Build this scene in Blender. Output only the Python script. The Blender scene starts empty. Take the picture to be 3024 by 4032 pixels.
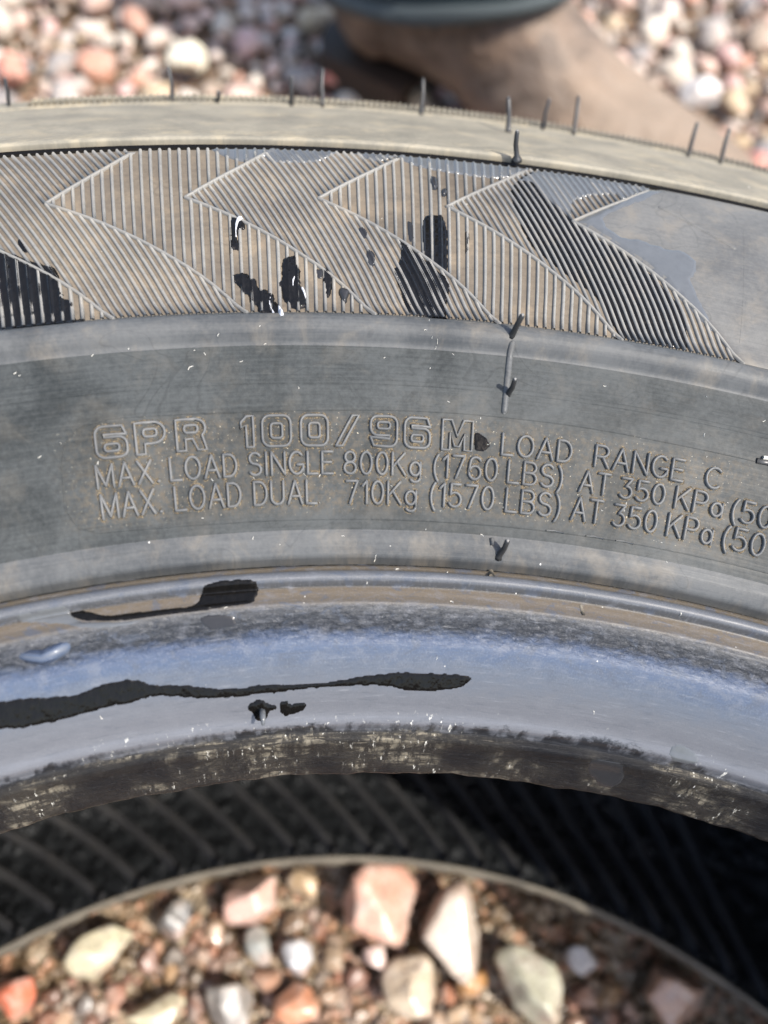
import bpy, bmesh, math, random
import numpy as np
from mathutils import Vector, Matrix
random.seed(7); rng = np.random.default_rng(7)
R = math.radians
scene = bpy.context.scene
COL = scene.collection

# ------------------------------------------------------------------ camera
cam_d = bpy.data.cameras.new('camera'); cam = bpy.data.objects.new('camera', cam_d); COL.objects.link(cam)
right = Vector((0.98913989, -0.10608699, 0.10172423)); up = Vector((0.0452461, 0.87828504, 0.47599179)); fwd = Vector((0.13983941, 0.46621984, -0.87354679))
m = Matrix((right, up, -fwd)).transposed().to_4x4(); m.translation = (0.0, 0.15226298, 0.27455244)
cam.matrix_world = m
cam_d.sensor_fit = 'VERTICAL'; cam_d.sensor_height = 24.0; cam_d.sensor_width = 18.0; cam_d.lens = 19.779
cam_d.clip_start = 0.005; cam_d.clip_end = 300
cam_d.dof.use_dof = True; cam_d.dof.focus_distance = 0.1245; cam_d.dof.aperture_fstop = 7.0
scene.camera = cam

# ------------------------------------------------------------------ sky and sun
SUN_EL = R(57); SUN_AZ = Vector((0.79, -0.61)).normalized()
world = bpy.data.worlds.new('World'); scene.world = world; world.use_nodes = True
wn = world.node_tree.nodes; wl = world.node_tree.links
sky = wn.new('ShaderNodeTexSky'); sky.sky_type = 'NISHITA'; sky.sun_disc = False
sky.sun_elevation = SUN_EL; sky.sun_rotation = math.atan2(SUN_AZ.x, SUN_AZ.y)
sky.air_density = 1.0; sky.dust_density = 2.2; sky.ozone_density = 0.6
wl.new(sky.outputs[0], wn['Background'].inputs[0]); wn['Background'].inputs[1].default_value = 0.15
sun_d = bpy.data.lights.new('sun', 'SUN'); sun = bpy.data.objects.new('sun', sun_d); COL.objects.link(sun)
sun_d.energy = 3.0; sun_d.angle = R(0.55); sun_d.color = (1.0, 0.95, 0.87)
sd = Vector((SUN_AZ.x*math.cos(SUN_EL), SUN_AZ.y*math.cos(SUN_EL), math.sin(SUN_EL)))
sun.rotation_euler = sd.to_track_quat('Z', 'Y').to_euler(); sun.location = sd*5
vs = scene.view_settings; vs.view_transform = 'Standard'; vs.look = 'None'; vs.gamma = 1; vs.use_curve_mapping = False
vs.exposure = 1.25
scene.cycles.max_bounces = 6; scene.cycles.caustics_reflective = False; scene.cycles.caustics_refractive = False

# ------------------------------------------------------------------ helpers
def link(o, parent=None):
    COL.objects.link(o)
    if parent is not None: o.parent = parent
    return o
def tag(o, label=None, cat=None, group=None, kind=None):
    if label: o['label'] = label
    if cat: o['category'] = cat
    if group: o['group'] = group
    if kind: o['kind'] = kind
    return o
def empty(name, loc=(0, 0, 0)):
    o = bpy.data.objects.new(name, None); o.location = loc; o.empty_display_size = 0.02
    return link(o)
def mesh_obj(name, verts, faces, mat, parent=None, smooth=True, uv=None, cols=None):
    me = bpy.data.meshes.new(name)
    me.from_pydata([tuple(v) for v in verts], [], faces)
    if smooth: me.polygons.foreach_set('use_smooth', [True]*len(me.polygons))
    li = None
    if uv is not None:
        lay = me.uv_layers.new(name='UVMap'); li = np.zeros(len(me.loops), dtype=np.int32)
        me.loops.foreach_get('vertex_index', li)
        lay.data.foreach_set('uv', np.asarray(uv, dtype=np.float32)[li].ravel())
    if cols is not None:
        ca = me.color_attributes.new('tint', 'FLOAT_COLOR', 'POINT')
        ca.data.foreach_set('color', np.asarray(cols, dtype=np.float32).ravel())
    me.materials.append(mat); me.update()
    return link(bpy.data.objects.new(name, me), parent)

class NT:
    """small node-tree writer"""
    def __init__(s, name):
        s.m = bpy.data.materials.new(name); s.m.use_nodes = True
        s.t = s.m.node_tree; s.b = s.t.nodes['Principled BSDF']
    def n(s, typ, **kw):
        x = s.t.nodes.new(typ)
        for k, v in kw.items(): setattr(x, k, v)
        return x
    def put(s, sock, v):
        if v is None: return
        if hasattr(v, 'is_output') or isinstance(v, bpy.types.NodeSocket): s.t.links.new(v, sock)
        else:
            if isinstance(v, (tuple, list)) and len(v) == 3 and sock.type == 'RGBA': v = (*v, 1)
            sock.default_value = v
    def math(s, op, a, b=0.0, c=None, clamp=False):
        x = s.n('ShaderNodeMath', operation=op, use_clamp=clamp); s.put(x.inputs[0], a); s.put(x.inputs[1], b)
        if c is not None: s.put(x.inputs[2], c)
        return x.outputs[0]
    def vmul(s, v, k):
        x = s.n('ShaderNodeVectorMath', operation='MULTIPLY'); s.put(x.inputs[0], v); x.inputs[1].default_value = k; return x.outputs[0]
    def noise(s, v, scale=1.0, detail=4, rough=0.55, dist=0.0):
        x = s.n('ShaderNodeTexNoise'); s.put(x.inputs['Vector'], v); x.inputs['Scale'].default_value = scale
        x.inputs['Detail'].default_value = detail; x.inputs['Roughness'].default_value = rough; x.inputs['Distortion'].default_value = dist
        return x.outputs['Fac']
    def voro(s, v, scale=1.0, feature='F1', rnd=1.0):
        x = s.n('ShaderNodeTexVoronoi', feature=feature); s.put(x.inputs['Vector'], v); x.inputs['Scale'].default_value = scale
        x.inputs['Randomness'].default_value = rnd
        return x
    def step(s, v, lo, hi, a=0.0, b=1.0):
        x = s.n('ShaderNodeMapRange', interpolation_type='SMOOTHSTEP'); s.put(x.inputs[0], v)
        for i, q in enumerate((lo, hi, a, b)): s.put(x.inputs[1+i], q)
        return x.outputs[0]
    def mix(s, f, a, b, typ='MIX'):
        x = s.n('ShaderNodeMix', data_type='RGBA', blend_type=typ); x.clamp_factor = True
        s.put(x.inputs[0], f); s.put(x.inputs[6], a); s.put(x.inputs[7], b); return x.outputs[2]
    def ramp(s, f, stops, interp='LINEAR'):
        x = s.n('ShaderNodeValToRGB'); s.put(x.inputs[0], f); e = x.color_ramp.elements; x.color_ramp.interpolation = interp
        while len(e) < len(stops): e.new(0.5)
        for i, (p, c) in enumerate(stops): e[i].position = p; e[i].color = (*c, 1)
        return x.outputs[0]
    def bump(s, h, strength, dist, prev=None):
        x = s.n('ShaderNodeBump'); s.put(x.inputs['Height'], h); x.inputs['Strength'].default_value = strength; x.inputs['Distance'].default_value = dist
        if prev is not None: s.put(x.inputs['Normal'], prev)
        return x.outputs[0]
    def set(s, **kw):
        names = dict(col='Base Color', rough='Roughness', spec='Specular IOR Level', normal='Normal', coat='Coat Weight', coatr='Coat Roughness', metal='Metallic', sheen='Sheen Weight', trans='Transmission Weight', ior='IOR', alpha='Alpha')
        for k, v in kw.items(): s.put(s.b.inputs[names[k]], v)
        return s.m
    def uv(s): return s.n('ShaderNodeTexCoord').outputs['UV']
    def xyz(s, v):
        x = s.n('ShaderNodeSeparateXYZ'); s.put(x.inputs[0], v); return x.outputs

# ------------------------------------------------------------------ materials (tyre UV is in millimetres: x along the ring, y = radius)
AK = 230.0   # UV x = angle(rad) * AK
def specks(t, v, col, amount=0.975, scale=0.8, size=0.12, tint=(0.62, 0.60, 0.55)):
    vo = t.voro(v, scale); pick = t.step(t.xyz(vo.outputs['Color'])[0], amount, amount+0.01)
    f = t.math('MULTIPLY', pick, t.step(vo.outputs['Distance'], size, size*0.55))
    return t.mix(f, col, tint)
def rubber(name, ca, cb, dust, dust_amt=0.4, rough=0.55, streak=(0.04, 1.6, 1), patch=0.07, speck=True, bump=0.25, spec=0.35, zone=None, zone_dust=None):
    t = NT(name); v = t.uv()
    st = t.noise(t.vmul(v, (streak[0], streak[1], 1)), 1.6, 6, 0.65)
    fine = t.noise(t.vmul(v, (0.25, 5.0, 1)), 1.0, 4, 0.6)
    pa = t.noise(v, patch, 5, 0.6, 0.6)
    gn = t.noise(v, 1.3, 7, 0.7)
    f = t.math('ADD', t.math('MULTIPLY', st, 0.22), t.math('ADD', t.math('MULTIPLY', pa, 0.50), t.math('MULTIPLY', gn, 0.28)))
    col = t.mix(t.step(f, 0.36, 0.64), ca, cb)
    td = t.math('ABSOLUTE', t.math('SUBTRACT', t.noise(v, 0.11, 2, 0.4, 0.8), 0.56))          # dried water: dark tide lines and a paler inside
    col = t.mix(t.math('MULTIPLY', t.step(td, 0.012, 0.002), t.step(pa, 0.45, 0.55, 0.0, 0.22)), col, tuple(q*0.45 for q in ca))
    du = t.noise(v, 0.16, 8, 0.68, 0.3)
    col = t.mix(t.math('MULTIPLY', t.step(du, 0.48, 0.70), dust_amt), col, dust)
    if zone:                                    # moulded writing: sand stays caught between the letters
        x, y, _ = t.xyz(v)
        zx = t.math('MULTIPLY', t.step(x, zone[0]-5, zone[0]+3), t.step(x, zone[1]+4, zone[1]-4))
        zy = t.math('MULTIPLY', t.step(y, zone[2]-1.0, zone[2]+1.4), t.step(y, zone[3]+1.0, zone[3]-1.4))
        g = t.noise(v, 1.1, 6, 0.7)
        zf = t.math('MULTIPLY', t.math('MULTIPLY', zx, zy), t.math('MULTIPLY', t.step(g, 0.40, 0.66), t.step(pa, 0.35, 0.60, 0.35, 1.0)))
        col = t.mix(t.math('MULTIPLY', zf, 0.75), col, zone_dust)
        g2 = t.noise(v, 2.6, 3, 0.6)
        zf2 = t.math('MULTIPLY', t.math('MULTIPLY', zx, zy), t.step(g2, 0.66, 0.74))
        col = t.mix(zf2, col, (0.50, 0.44, 0.32))
    if speck: col = specks(t, v, col)
    nb = t.bump(fine, bump, 0.00008)
    nb = t.bump(t.noise(v, 0.5, 6, 0.6), bump, 0.00015, nb)
    rg = t.step(st, 0.3, 0.7, rough-0.07, rough+0.10)
    return t.set(col=col, rough=rg, spec=spec, normal=nb)
Z = (R(71.5)*AK, R(96.8)*AK, 208.0, 221.0)
M = {}
M['side'] = rubber('dusty_grey_rubber', (0.015, 0.0178, 0.018), (0.056, 0.060, 0.059), (0.13, 0.115, 0.092), 0.22, 0.52, speck=False, spec=0.20, zone=Z, zone_dust=(0.088, 0.070, 0.047))
M['letter'] = rubber('worn_letter_rubber', (0.085, 0.087, 0.087), (0.135, 0.134, 0.128), (0.17, 0.14, 0.10), 0.2, 0.44, speck=False, spec=0.25)
M['hatch'] = rubber('brown_dusted_rubber', (0.088, 0.073, 0.057), (0.155, 0.128, 0.095), (0.26, 0.20, 0.135), 0.40, 0.62, spec=0.2)
M['rib'] = rubber('grey_rib_rubber', (0.145, 0.140, 0.130), (0.205, 0.197, 0.177), (0.28, 0.235, 0.175), 0.35, 0.52, speck=False, spec=0.3)
M['band'] = rubber('tan_dusted_rubber', (0.16, 0.148, 0.118), (0.28, 0.25, 0.19), (0.37, 0.31, 0.21), 0.60, 0.60, spec=0.25, speck=False, patch=0.12)
M['panel'] = rubber('smooth_panel_rubber', (0.072, 0.071, 0.068), (0.130, 0.126, 0.116), (0.18, 0.155, 0.12), 0.45, 0.5)
M['ring'] = rubber('grey_ring_rubber', (0.044, 0.047, 0.049), (0.090, 0.092, 0.091), (0.20, 0.17, 0.13), 0.35, 0.48, spec=0.22)

def bead_mat():
    t = NT('soapy_bead_rubber'); v = t.uv(); x, y, _ = t.xyz(v)
    wob = t.noise(t.vmul(v, (0.05, 0.25, 1)), 1.0, 6, 0.65, 0.4)
    wob2 = t.noise(t.vmul(v, (0.35, 0.8, 1)), 1.0, 7, 0.72, 0.3)
    wm = t.step(y, 195.6, 194.6)
    wv = t.math('ADD', t.math('MULTIPLY', t.math('SUBTRACT', wob, 0.5), 3.6), t.math('MULTIPLY', t.math('SUBTRACT', wob2, 0.5), 3.4))
    yy = t.math('ADD', y, t.math('MULTIPLY', wv, wm))
    k = lambda r: (r-176.0)/30.0
    f = t.math('DIVIDE', t.math('SUBTRACT', yy, 176.0), 30.0)
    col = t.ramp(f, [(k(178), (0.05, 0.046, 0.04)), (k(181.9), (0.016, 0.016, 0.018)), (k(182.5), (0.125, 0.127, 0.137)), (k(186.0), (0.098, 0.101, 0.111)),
        (k(188.6), (0.082, 0.094, 0.116)), (k(190.6), (0.052, 0.073, 0.115)), (k(192.0), (0.036, 0.054, 0.096)), (k(193.2), (0.012, 0.014, 0.018)), (k(194.4), (0.022, 0.024, 0.027)), (k(195.4), (0.070, 0.070, 0.070)),  # blue stops put the sky's reflection into the bead colour
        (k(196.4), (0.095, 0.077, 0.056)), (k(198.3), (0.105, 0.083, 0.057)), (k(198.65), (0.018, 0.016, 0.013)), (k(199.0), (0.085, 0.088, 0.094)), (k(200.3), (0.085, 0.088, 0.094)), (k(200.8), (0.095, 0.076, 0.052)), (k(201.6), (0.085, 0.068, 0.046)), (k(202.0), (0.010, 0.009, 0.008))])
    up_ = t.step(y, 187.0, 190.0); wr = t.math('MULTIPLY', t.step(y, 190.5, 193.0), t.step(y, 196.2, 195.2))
    st = t.noise(t.vmul(v, (0.10, 1.8, 1)), 1.5, 7, 0.7)
    col = t.mix(t.math('MULTIPLY', t.step(st, 0.52, 0.72), 0.45), col, (0.05, 0.055, 0.065))
    col = t.mix(t.math('MULTIPLY', t.step(st, 0.44, 0.28), 0.35), col, (0.27, 0.275, 0.29))
    mo = t.noise(t.vmul(v, (0.5, 0.9, 1)), 0.5, 8, 0.7, 0.5)
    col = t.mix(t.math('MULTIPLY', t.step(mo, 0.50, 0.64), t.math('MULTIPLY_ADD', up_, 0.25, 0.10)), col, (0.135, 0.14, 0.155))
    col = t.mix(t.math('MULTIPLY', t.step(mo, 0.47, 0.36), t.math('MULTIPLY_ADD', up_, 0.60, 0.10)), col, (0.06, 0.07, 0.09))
    low = t.step(y, 182.4, 181.6)               # scuffed toe: pale chalky streaks on black
    sc = t.noise(t.vmul(v, (0.07, 1.1, 1)), 1.3, 10, 0.74, 0.5); sp = t.noise(t.vmul(v, (0.05, 0.12, 1)), 1.4, 5, 0.6)
    sf = t.math('MULTIPLY', t.step(sc, 0.47, 0.60), t.step(sp, 0.45, 0.60)); sf = t.math('MULTIPLY', sf, t.step(t.noise(v, 0.8, 5, 0.7), 0.42, 0.56))
    col = t.mix(low, col, t.mix(t.step(sp, 0.35, 0.65), (0.009, 0.009, 0.010), (0.030, 0.027, 0.023)))
    col = t.mix(t.math('MULTIPLY', low, sf), col, (0.20, 0.175, 0.13))
    gr = t.noise(v, 3.5, 4, 0.7)
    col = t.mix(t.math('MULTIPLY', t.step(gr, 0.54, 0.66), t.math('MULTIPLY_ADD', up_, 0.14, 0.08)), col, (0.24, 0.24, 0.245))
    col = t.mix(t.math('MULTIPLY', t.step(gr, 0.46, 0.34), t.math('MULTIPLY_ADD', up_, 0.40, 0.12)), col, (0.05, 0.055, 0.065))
    crumbs = t.math('MULTIPLY', t.math('MULTIPLY', t.step(y, 184.6, 182.8), t.step(sp, 0.45, 0.60)), t.step(t.noise(v, 1.0, 6, 0.75), 0.60, 0.66))
    col = t.mix(crumbs, col, (0.72, 0.69, 0.60))
    col = specks(t, v, col, 0.97, 0.9, 0.10, (0.6, 0.58, 0.53))
    nb = t.bump(st, 0.30, 0.00012); nb = t.bump(gr, 0.2, 0.00008, nb)
    nb = t.bump(t.math('MULTIPLY', low, sc), 0.9, 0.0005, nb)
    nb = t.bump(t.math('MULTIPLY', wr, t.noise(t.vmul(v, (0.45, 1.6, 1)), 1.2, 5, 0.6, 0.6)), 1.0, 0.0007, nb)
    rg = t.math('ADD', t.step(st, 0.35, 0.65, 0.26, 0.40), t.math('MULTIPLY', up_, 0.12))
    return t.set(col=col, rough=rg, spec=t.math('SUBTRACT', 0.34, t.math('MULTIPLY', low, 0.20)), coat=t.math('SUBTRACT', 0.16, t.math('MULTIPLY', low, 0.14)), coatr=0.18, normal=nb)
M['bead'] = bead_mat()
def liner_mat():
    t = NT('black_liner_rubber'); v = t.uv()
    lum = t.voro(t.vmul(v, (0.16, 0.16, 1)), 1.6, 'SMOOTH_F1').outputs['Distance']
    n = t.noise(v, 0.45, 6, 0.65)
    col = t.mix(t.step(n, 0.35, 0.7), (0.007, 0.008, 0.009), (0.016, 0.017, 0.018))
    nb = t.bump(lum, 0.6, 0.004); nb = t.bump(n, 0.5, 0.002, nb)
    return t.set(col=col, rough=0.42, spec=0.5, normal=nb)
M['liner'] = liner_mat()
M['liner_rib'] = rubber('liner_rib_rubber', (0.026, 0.026, 0.028), (0.046, 0.045, 0.044), (0.055, 0.05, 0.043), 0.4, 0.42, speck=False, bump=0.8)
M['toe'] = rubber('tan_toe_rubber', (0.075, 0.065, 0.05), (0.13, 0.112, 0.083), (0.18, 0.15, 0.11), 0.4, 0.55, speck=False)
def plain(name, col, rough, spec=0.5, **kw):
    t = NT(name); v = t.n('ShaderNodeTexCoord').outputs['Object']
    n = t.noise(v, kw.pop('nscale', 900), 4, 0.6)
    c = t.mix(t.math('MULTIPLY', n, 0.5), col, tuple(min(1, q*1.9) for q in col))
    return t.set(col=c, rough=rough, spec=spec, **kw)
M['hair'] = plain('black_spew_rubber', (0.018, 0.018, 0.018), 0.38, 0.5)
M['hair_tip'] = plain('worn_hair_tip', (0.16, 0.155, 0.145), 0.5, 0.4)
M['tread'] = plain('tread_rubber', (0.05, 0.047, 0.042), 0.7, 0.3)
def water_mat(name, spec):
    t = NT(name); v = t.uv()
    nb = t.bump(t.noise(v, 0.6, 3, 0.5), 0.4, 0.0006); nb = t.bump(t.noise(v, 2.5, 2, 0.5), 0.15, 0.0001, nb)
    return t.set(col=t.mix(t.noise(v, 1.2, 4, 0.6), (0.003, 0.003, 0.003), (0.009, 0.008, 0.007)), rough=0.03, spec=spec, normal=nb)
M['water'] = water_mat('black_water', 0.26); M['black_film'] = water_mat('black_wet_film', 0.16)
M['soap'] = plain('soapy_film_sky_sheen', (0.075, 0.078, 0.080), 0.18, 0.5, nscale=700)  # grey base carries the sky sheen of the wet soapy film
M['damp'] = plain('damp_dark_film', (0.020, 0.020, 0.021), 0.14, 0.3, nscale=1500)
M['painted_reflection'] = plain('pale_reflection_paint', (0.42, 0.42, 0.43), 0.25, 0.5, nscale=1200)  # pale colour standing in for bright cloud mirrored in the water
def dust_mat():
    t = NT('caught_sand'); v = t.uv()
    a = t.step(t.noise(v, 1.1, 6, 0.75), 0.47, 0.55); g = t.noise(v, 5, 3, 0.6)
    c = t.mix(t.step(g, 0.4, 0.65), (0.060, 0.046, 0.030), (0.23, 0.185, 0.12))
    nb = t.bump(g, 0.8, 0.0002)
    return t.set(col=c, rough=0.85, spec=0.1, alpha=a, normal=nb)
M['dust'] = dust_mat()
M['lint'] = plain('pale_lint', (0.45, 0.43, 0.38), 0.6, 0.3)
# ------------------------------------------------------------------ tyre: profile (radius, height) in millimetres, from the shoulder in to the bead toe
PROFILE = [(317,142),(315,150),(312,157),(309.6,161.8),(309,162.2),(306,163.9),(303,165.1),(302.5,164.2),(302.0,164.3),(301.6,165.4),(292,171.3),(282,176.9),(276,180.1),(272,182.2),(270.3,183.1),(269.6,183.3),
 (269.3,182.3),(269.1,181.4),(268.2,181.3),(267.6,182.3),(267.1,182.95),(258,183.5),(250,183.2),(242,182.3),(235.4,181.1),(234.95,181.25),(234.5,181.9),(233.5,182.3),(232.4,182.05),(231.3,181.1),
 (230.6,180.0),(229.9,179.75),(225,178.3),(220,176.4),(211,172.3),(206.8,170.3),(205.4,169.85),(204.7,169.7),(203.8,169.2),(203.0,168.6),(202.6,168.25),(202.4,167.0),(202.2,166.4),(201.9,166.5),(201.6,167.3),
 (200.75,167.55),(200.4,168.3),(199.7,168.6),(199.05,168.4),(198.8,167.2),(198.5,166.9),(198.2,167.0),(196.9,167.05),(196.3,167.4),(195.6,167.45),(194,166.6),(190,164.0),(185.5,159),(183.2,155.9),(182.6,155.4),(182.35,154.6),
 (182.15,153.1),(181.75,152.9),(181.2,152.9),(180,149.8),(178.8,146.6),(178.0,144.2)]
P = np.array(PROFILE, float)
def refine(pts, step=0.8):
    """subdivide long spans with a monotone (PCHIP-like) curve so rounded zones stay round"""
    p = np.array(pts, float); d = np.hypot(*np.diff(p, axis=0).T); s = np.r_[0, np.cumsum(d)]
    out = [p[0]]
    tan = np.zeros_like(p)
    sl = np.diff(p, axis=0)/d[:, None]
    tan[0], tan[-1] = sl[0], sl[-1]
    for i in range(1, len(p)-1):
        for k in range(2):
            a, b = sl[i-1, k], sl[i, k]
            tan[i, k] = 0 if a*b <= 0 else 2*a*b/(a+b)
    for i in range(len(p)-1):
        n = max(1, int(math.ceil(d[i]/step)))
        for j in range(1, n+1):
            u = j/n; h = d[i]
            out.append((2*u**3-3*u*u+1)*p[i]+(u**3-2*u*u+u)*h*tan[i]+(-2*u**3+3*u*u)*p[i+1]+(u**3-u*u)*h*tan[i+1])
    return np.array(out)
PF = refine(PROFILE)
_r, _z = PF[::-1, 0], PF[::-1, 1]
def zr(r): return np.interp(r, _r, _z)
def smooth_normal(r):
    e = 0.35; dz = (zr(r+e)-zr(r-e))/(2*e); L = np.sqrt(1+dz*dz)
    return -dz/L, 1/L                               # radial and vertical components
def on_tyre(th, r, h=0.0):
    """angle (rad), radius (mm), lift above the rubber (mm) -> metres"""
    th, r = np.asarray(th, float), np.asarray(r, float)
    nr, nz = smooth_normal(r)
    rr, zz = r+nr*h, zr(r)+nz*h
    return np.stack([rr*np.cos(th), rr*np.sin(th), zz], -1)/1000.0

THETA = np.r_[np.arange(R(55), R(118), R(0.4)), np.arange(R(118), R(415)-0.001, R(1.5))]
def ring(name, prof, mat, parent, wob=None, closed=True):
    prof = np.asarray(prof, float); n, k = len(prof), len(THETA)
    th = THETA[:, None]; r = np.repeat(prof[None, :, 0], k, 0); z = np.repeat(prof[None, :, 1], k, 0)
    if wob is not None: r, z = wob(th, r, z)
    V = np.stack([r*np.cos(th), r*np.sin(th), z], -1).reshape(-1, 3)/1000
    uv = np.stack([np.repeat(th*AK, n, 1), r], -1).reshape(-1, 2)
    F = []
    for i in range(k):
        j = (i+1) % k
        for q in range(n-1): F.append((i*n+q, i*n+q+1, j*n+q+1, j*n+q))
    o = mesh_obj(name, V, F, mat, parent, True, uv)
    return o
def cut(hi, lo): 
    q = PF[(PF[:, 0] <= hi+1e-6) & (PF[:, 0] >= lo-1e-6)]
    ends = lambda r: np.array([[r, zr(r)]])
    return np.concatenate([ends(hi), q[(q[:, 0] < hi-1e-3) & (q[:, 0] > lo+1e-3)], ends(lo)])
tyre = empty('tyre')
tag(tyre, 'worn black van tyre lying flat on gravel, sidewall dusty and wet with soapy water', 'tyre')
shoulder = ring('shoulder_band', cut(317, 269.1), M['band'], tyre)
hatchz = ring('hatched_sidewall', cut(269.1, 235.4), M['hatch'], tyre)
ring_rib = ring('ring_rib', cut(235.4, 230.3), M['ring'], tyre)
sidewall = ring('lettered_sidewall', cut(230.3, 205.9), M['side'], tyre)
rim_ridge = ring('rim_ridge', cut(205.9, 202.2), M['ring'], tyre)
def toe_wob(th, r, z):
    w = 0.35*np.sin(th*41)+0.25*np.sin(th*97+1.3)+0.22*np.sin(th*173+0.4)+0.15*np.sin(th*311)
    f = np.clip((181.5-r)/3.5, 0, 1)
    return r+w*f*0.28, z+0.2*w*f
toe_lo = [(178.1, 143.3), (178.7, 142.8), (179.8, 143.2)]
bead = ring('bead', np.concatenate([cut(202.2, 178.0), toe_lo]), M['bead'], tyre, toe_wob)
LIN = [(179.8,143.2),(183,146.5),(190,153),(200,161),(215,168),(235,173),(260,174.5),(285,168),(300,158),(308,145),(310,120),(310.5,89),
       (310,58),(308,33),(300,20),(285,10),(260,3.5),(235,5),(215,10),(200,17),(190,25),(183,31.5),(178.3,35.0)]
LN = refine(LIN, 2.0)
def lin_wob(th, r, z):
    n = np.sin(th*63+r*0.9)*np.sin(r*1.3+th*17)+0.7*np.sin(th*131+r*2.1)*np.sin(r*0.7-th*53)
    f = ((z < 32) & (r > 180))*1.0
    return r, z+0.30*n*f
liner = ring('inner_liner', LN, M['liner'], tyre, lin_wob)
mir = lambda pts, dr=0: [(a-(dr if a < 190 else 0), 178.0-b) for a, b in pts]
low_prof = [(178.3, 35.0), (177.8, 35.2), (177.2, 34.9), (176.8, 34.2), (176.6, 33.2)]
def low_wob(th, r, z):
    w = 0.3*np.sin(th*31+2)+0.25*np.sin(th*83)+0.2*np.sin(th*151)
    return r+w*np.clip((178.3-r)/2, 0, 1), z
lower_bead = ring('lower_bead', low_prof+[(177.4, 31), (179.5, 26), (181.5, 23.5), (185, 19), (190, 14), (196, 10.6)], M['toe'], tyre, low_wob)
lower_side = ring('lower_sidewall', [(196, 10.6), (204, 9), (220, 1.6), (233.4, -4), (250, -5.2), (268, -5.9), (282, 1.1), (302, 12.8), (309, 15.8), (315, 28), (317, 36)], M['tread'], tyre)
tread_prof = [(317, 36), (318.5, 48)]
for z0 in (60, 80, 98, 118): tread_prof += [(319.3, z0-3.2), (319.2, z0-3), (312, z0-2.6), (312, z0+2.6), (319.2, z0+3), (319.3, z0+3.2)]
tread = ring('tread', tread_prof+[(318.5, 130), (317, 142)], M['tread'], tyre)

# ------------------------------------------------------------------ raised strokes moulded on the sidewall
def stroke_mesh(path, w, h, cap=True, sec=((-1, -0.25), (-0.8, 0.55), (-0.38, 0.97), (0.38, 0.97), (0.8, 0.55), (1, -0.25)), fn=None):
    """path: [(angle rad, radius mm)], half width w, height h (mm) -> verts, faces, uv"""
    fn = fn or on_tyre
    p = np.array(path, float); a = -p[:, 0]*p[:, 1].mean(); b = p[:, 1]
    q = np.stack([a, b], -1); rm = p[:, 1].mean()
    d = np.gradient(q, axis=0) if len(q) > 2 else np.repeat((q[1]-q[0])[None], 2, 0)
    d /= np.maximum(np.linalg.norm(d, axis=1, keepdims=True), 1e-9); nrm = np.stack([-d[:, 1], d[:, 0]], -1)
    rows = []
    def row(c, nn, ws, hs):
        rows.append([(c[0]+nn[0]*s[0]*w*ws, c[1]+nn[1]*s[0]*w*ws, (s[1]*h*hs if s[1] > 0 else s[1]*h)) for s in sec])
    if cap: row(q[0]-d[0]*w*0.9, nrm[0], 0.35, 0.02); row(q[0]-d[0]*w*0.55, nrm[0], 0.80, 0.8)
    for i in range(len(q)): row(q[i], nrm[i], 1, 1)
    if cap: row(q[-1]+d[-1]*w*0.55, nrm[-1], 0.80, 0.8); row(q[-1]+d[-1]*w*0.9, nrm[-1], 0.35, 0.02)
    A = np.array(rows); k, n = A.shape[:2]
    th = -A[..., 0]/rm; r = A[..., 1]
    V = fn(th, r, A[..., 2]).reshape(-1, 3); uv = np.stack([th*AK, r], -1).reshape(-1, 2)
    F = [(i*n+j, (i+1)*n+j, (i+1)*n+j+1, i*n+j+1) for i in range(k-1) for j in range(n-1)]
    F += [tuple(range(n-1, -1, -1)), tuple((k-1)*n+j for j in range(n))]
    return V, F, uv
def join(parts):
    V, F, U, o = [], [], [], 0
    for v, f, u in parts:
        V.append(v); U.append(u); F += [tuple(i+o for i in q) for q in f]; o += len(v)
    return np.concatenate(V), F, np.concatenate(U)
def stroke_obj(name, parts, mat, parent):
    V, F, U = join(parts); return mesh_obj(name, V, F, mat, parent, True, U)

# chevrons that divide the hatching: left boundary of each field, repeating round the tyre
CH0, CHP = 96.62, 4.465
ARM = np.array([(268.2, -3.27), (267.6, -3.10), (263.0, -2.0), (255.85, 0.0), (251.8, -1.60), (247.3, -3.10), (242.6, -4.50), (239.0, -5.45), (234.6, -6.40)])
def arm(r): return np.interp(r, ARM[::-1, 0], ARM[::-1, 1])
def chev(i, r): return CH0-CHP*i+arm(r)              # degrees
K_LEAN = 0.106                                         # degrees per mm, leaning fields
PITCH = {0: 0.315, 1: 0.252}
def field_type(i): return 0 if i % 2 == 0 else 1       # 0 radial ribs, 1 leaning ribs
RW, RH = 0.29, 0.36                                    # rib half width and height, mm
def rib_offset(i, th_deg, r):
    t = field_type(i); return (th_deg-(K_LEAN*(r-250) if t else 0.0))/PITCH[t]
def hatch_height(th_deg, r):
    """height of the moulded pattern above the hatch floor, used to drape water over it"""
    out = np.zeros_like(r)
    for i in range(-4, 4):
        a, b = chev(i+1, r), chev(i, r)
        ins = (th_deg > a) & (th_deg <= b) & (r < 267.8) & (r > 235)
        u = rib_offset(i, th_deg, r); d = np.abs(u-np.round(u))*PITCH[field_type(i)]*np.pi/180*r
        hgt = RH*np.clip(1-(d/(RW*1.05))**2, 0, 1)**0.5
        out = np.where(ins, np.maximum(out, hgt), out)
    for i in range(-4, 5):
        d = np.abs(th_deg-chev(i, r))*np.pi/180*r*0.62
        out = np.maximum(out, np.where((r < 268) & (r > 235), 0.40*np.clip(1-(d/0.3)**2, 0, 1)**0.5, 0))
    return out
rs = np.arange(235.25, 267.25, 0.1)
n_rib = 0
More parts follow.
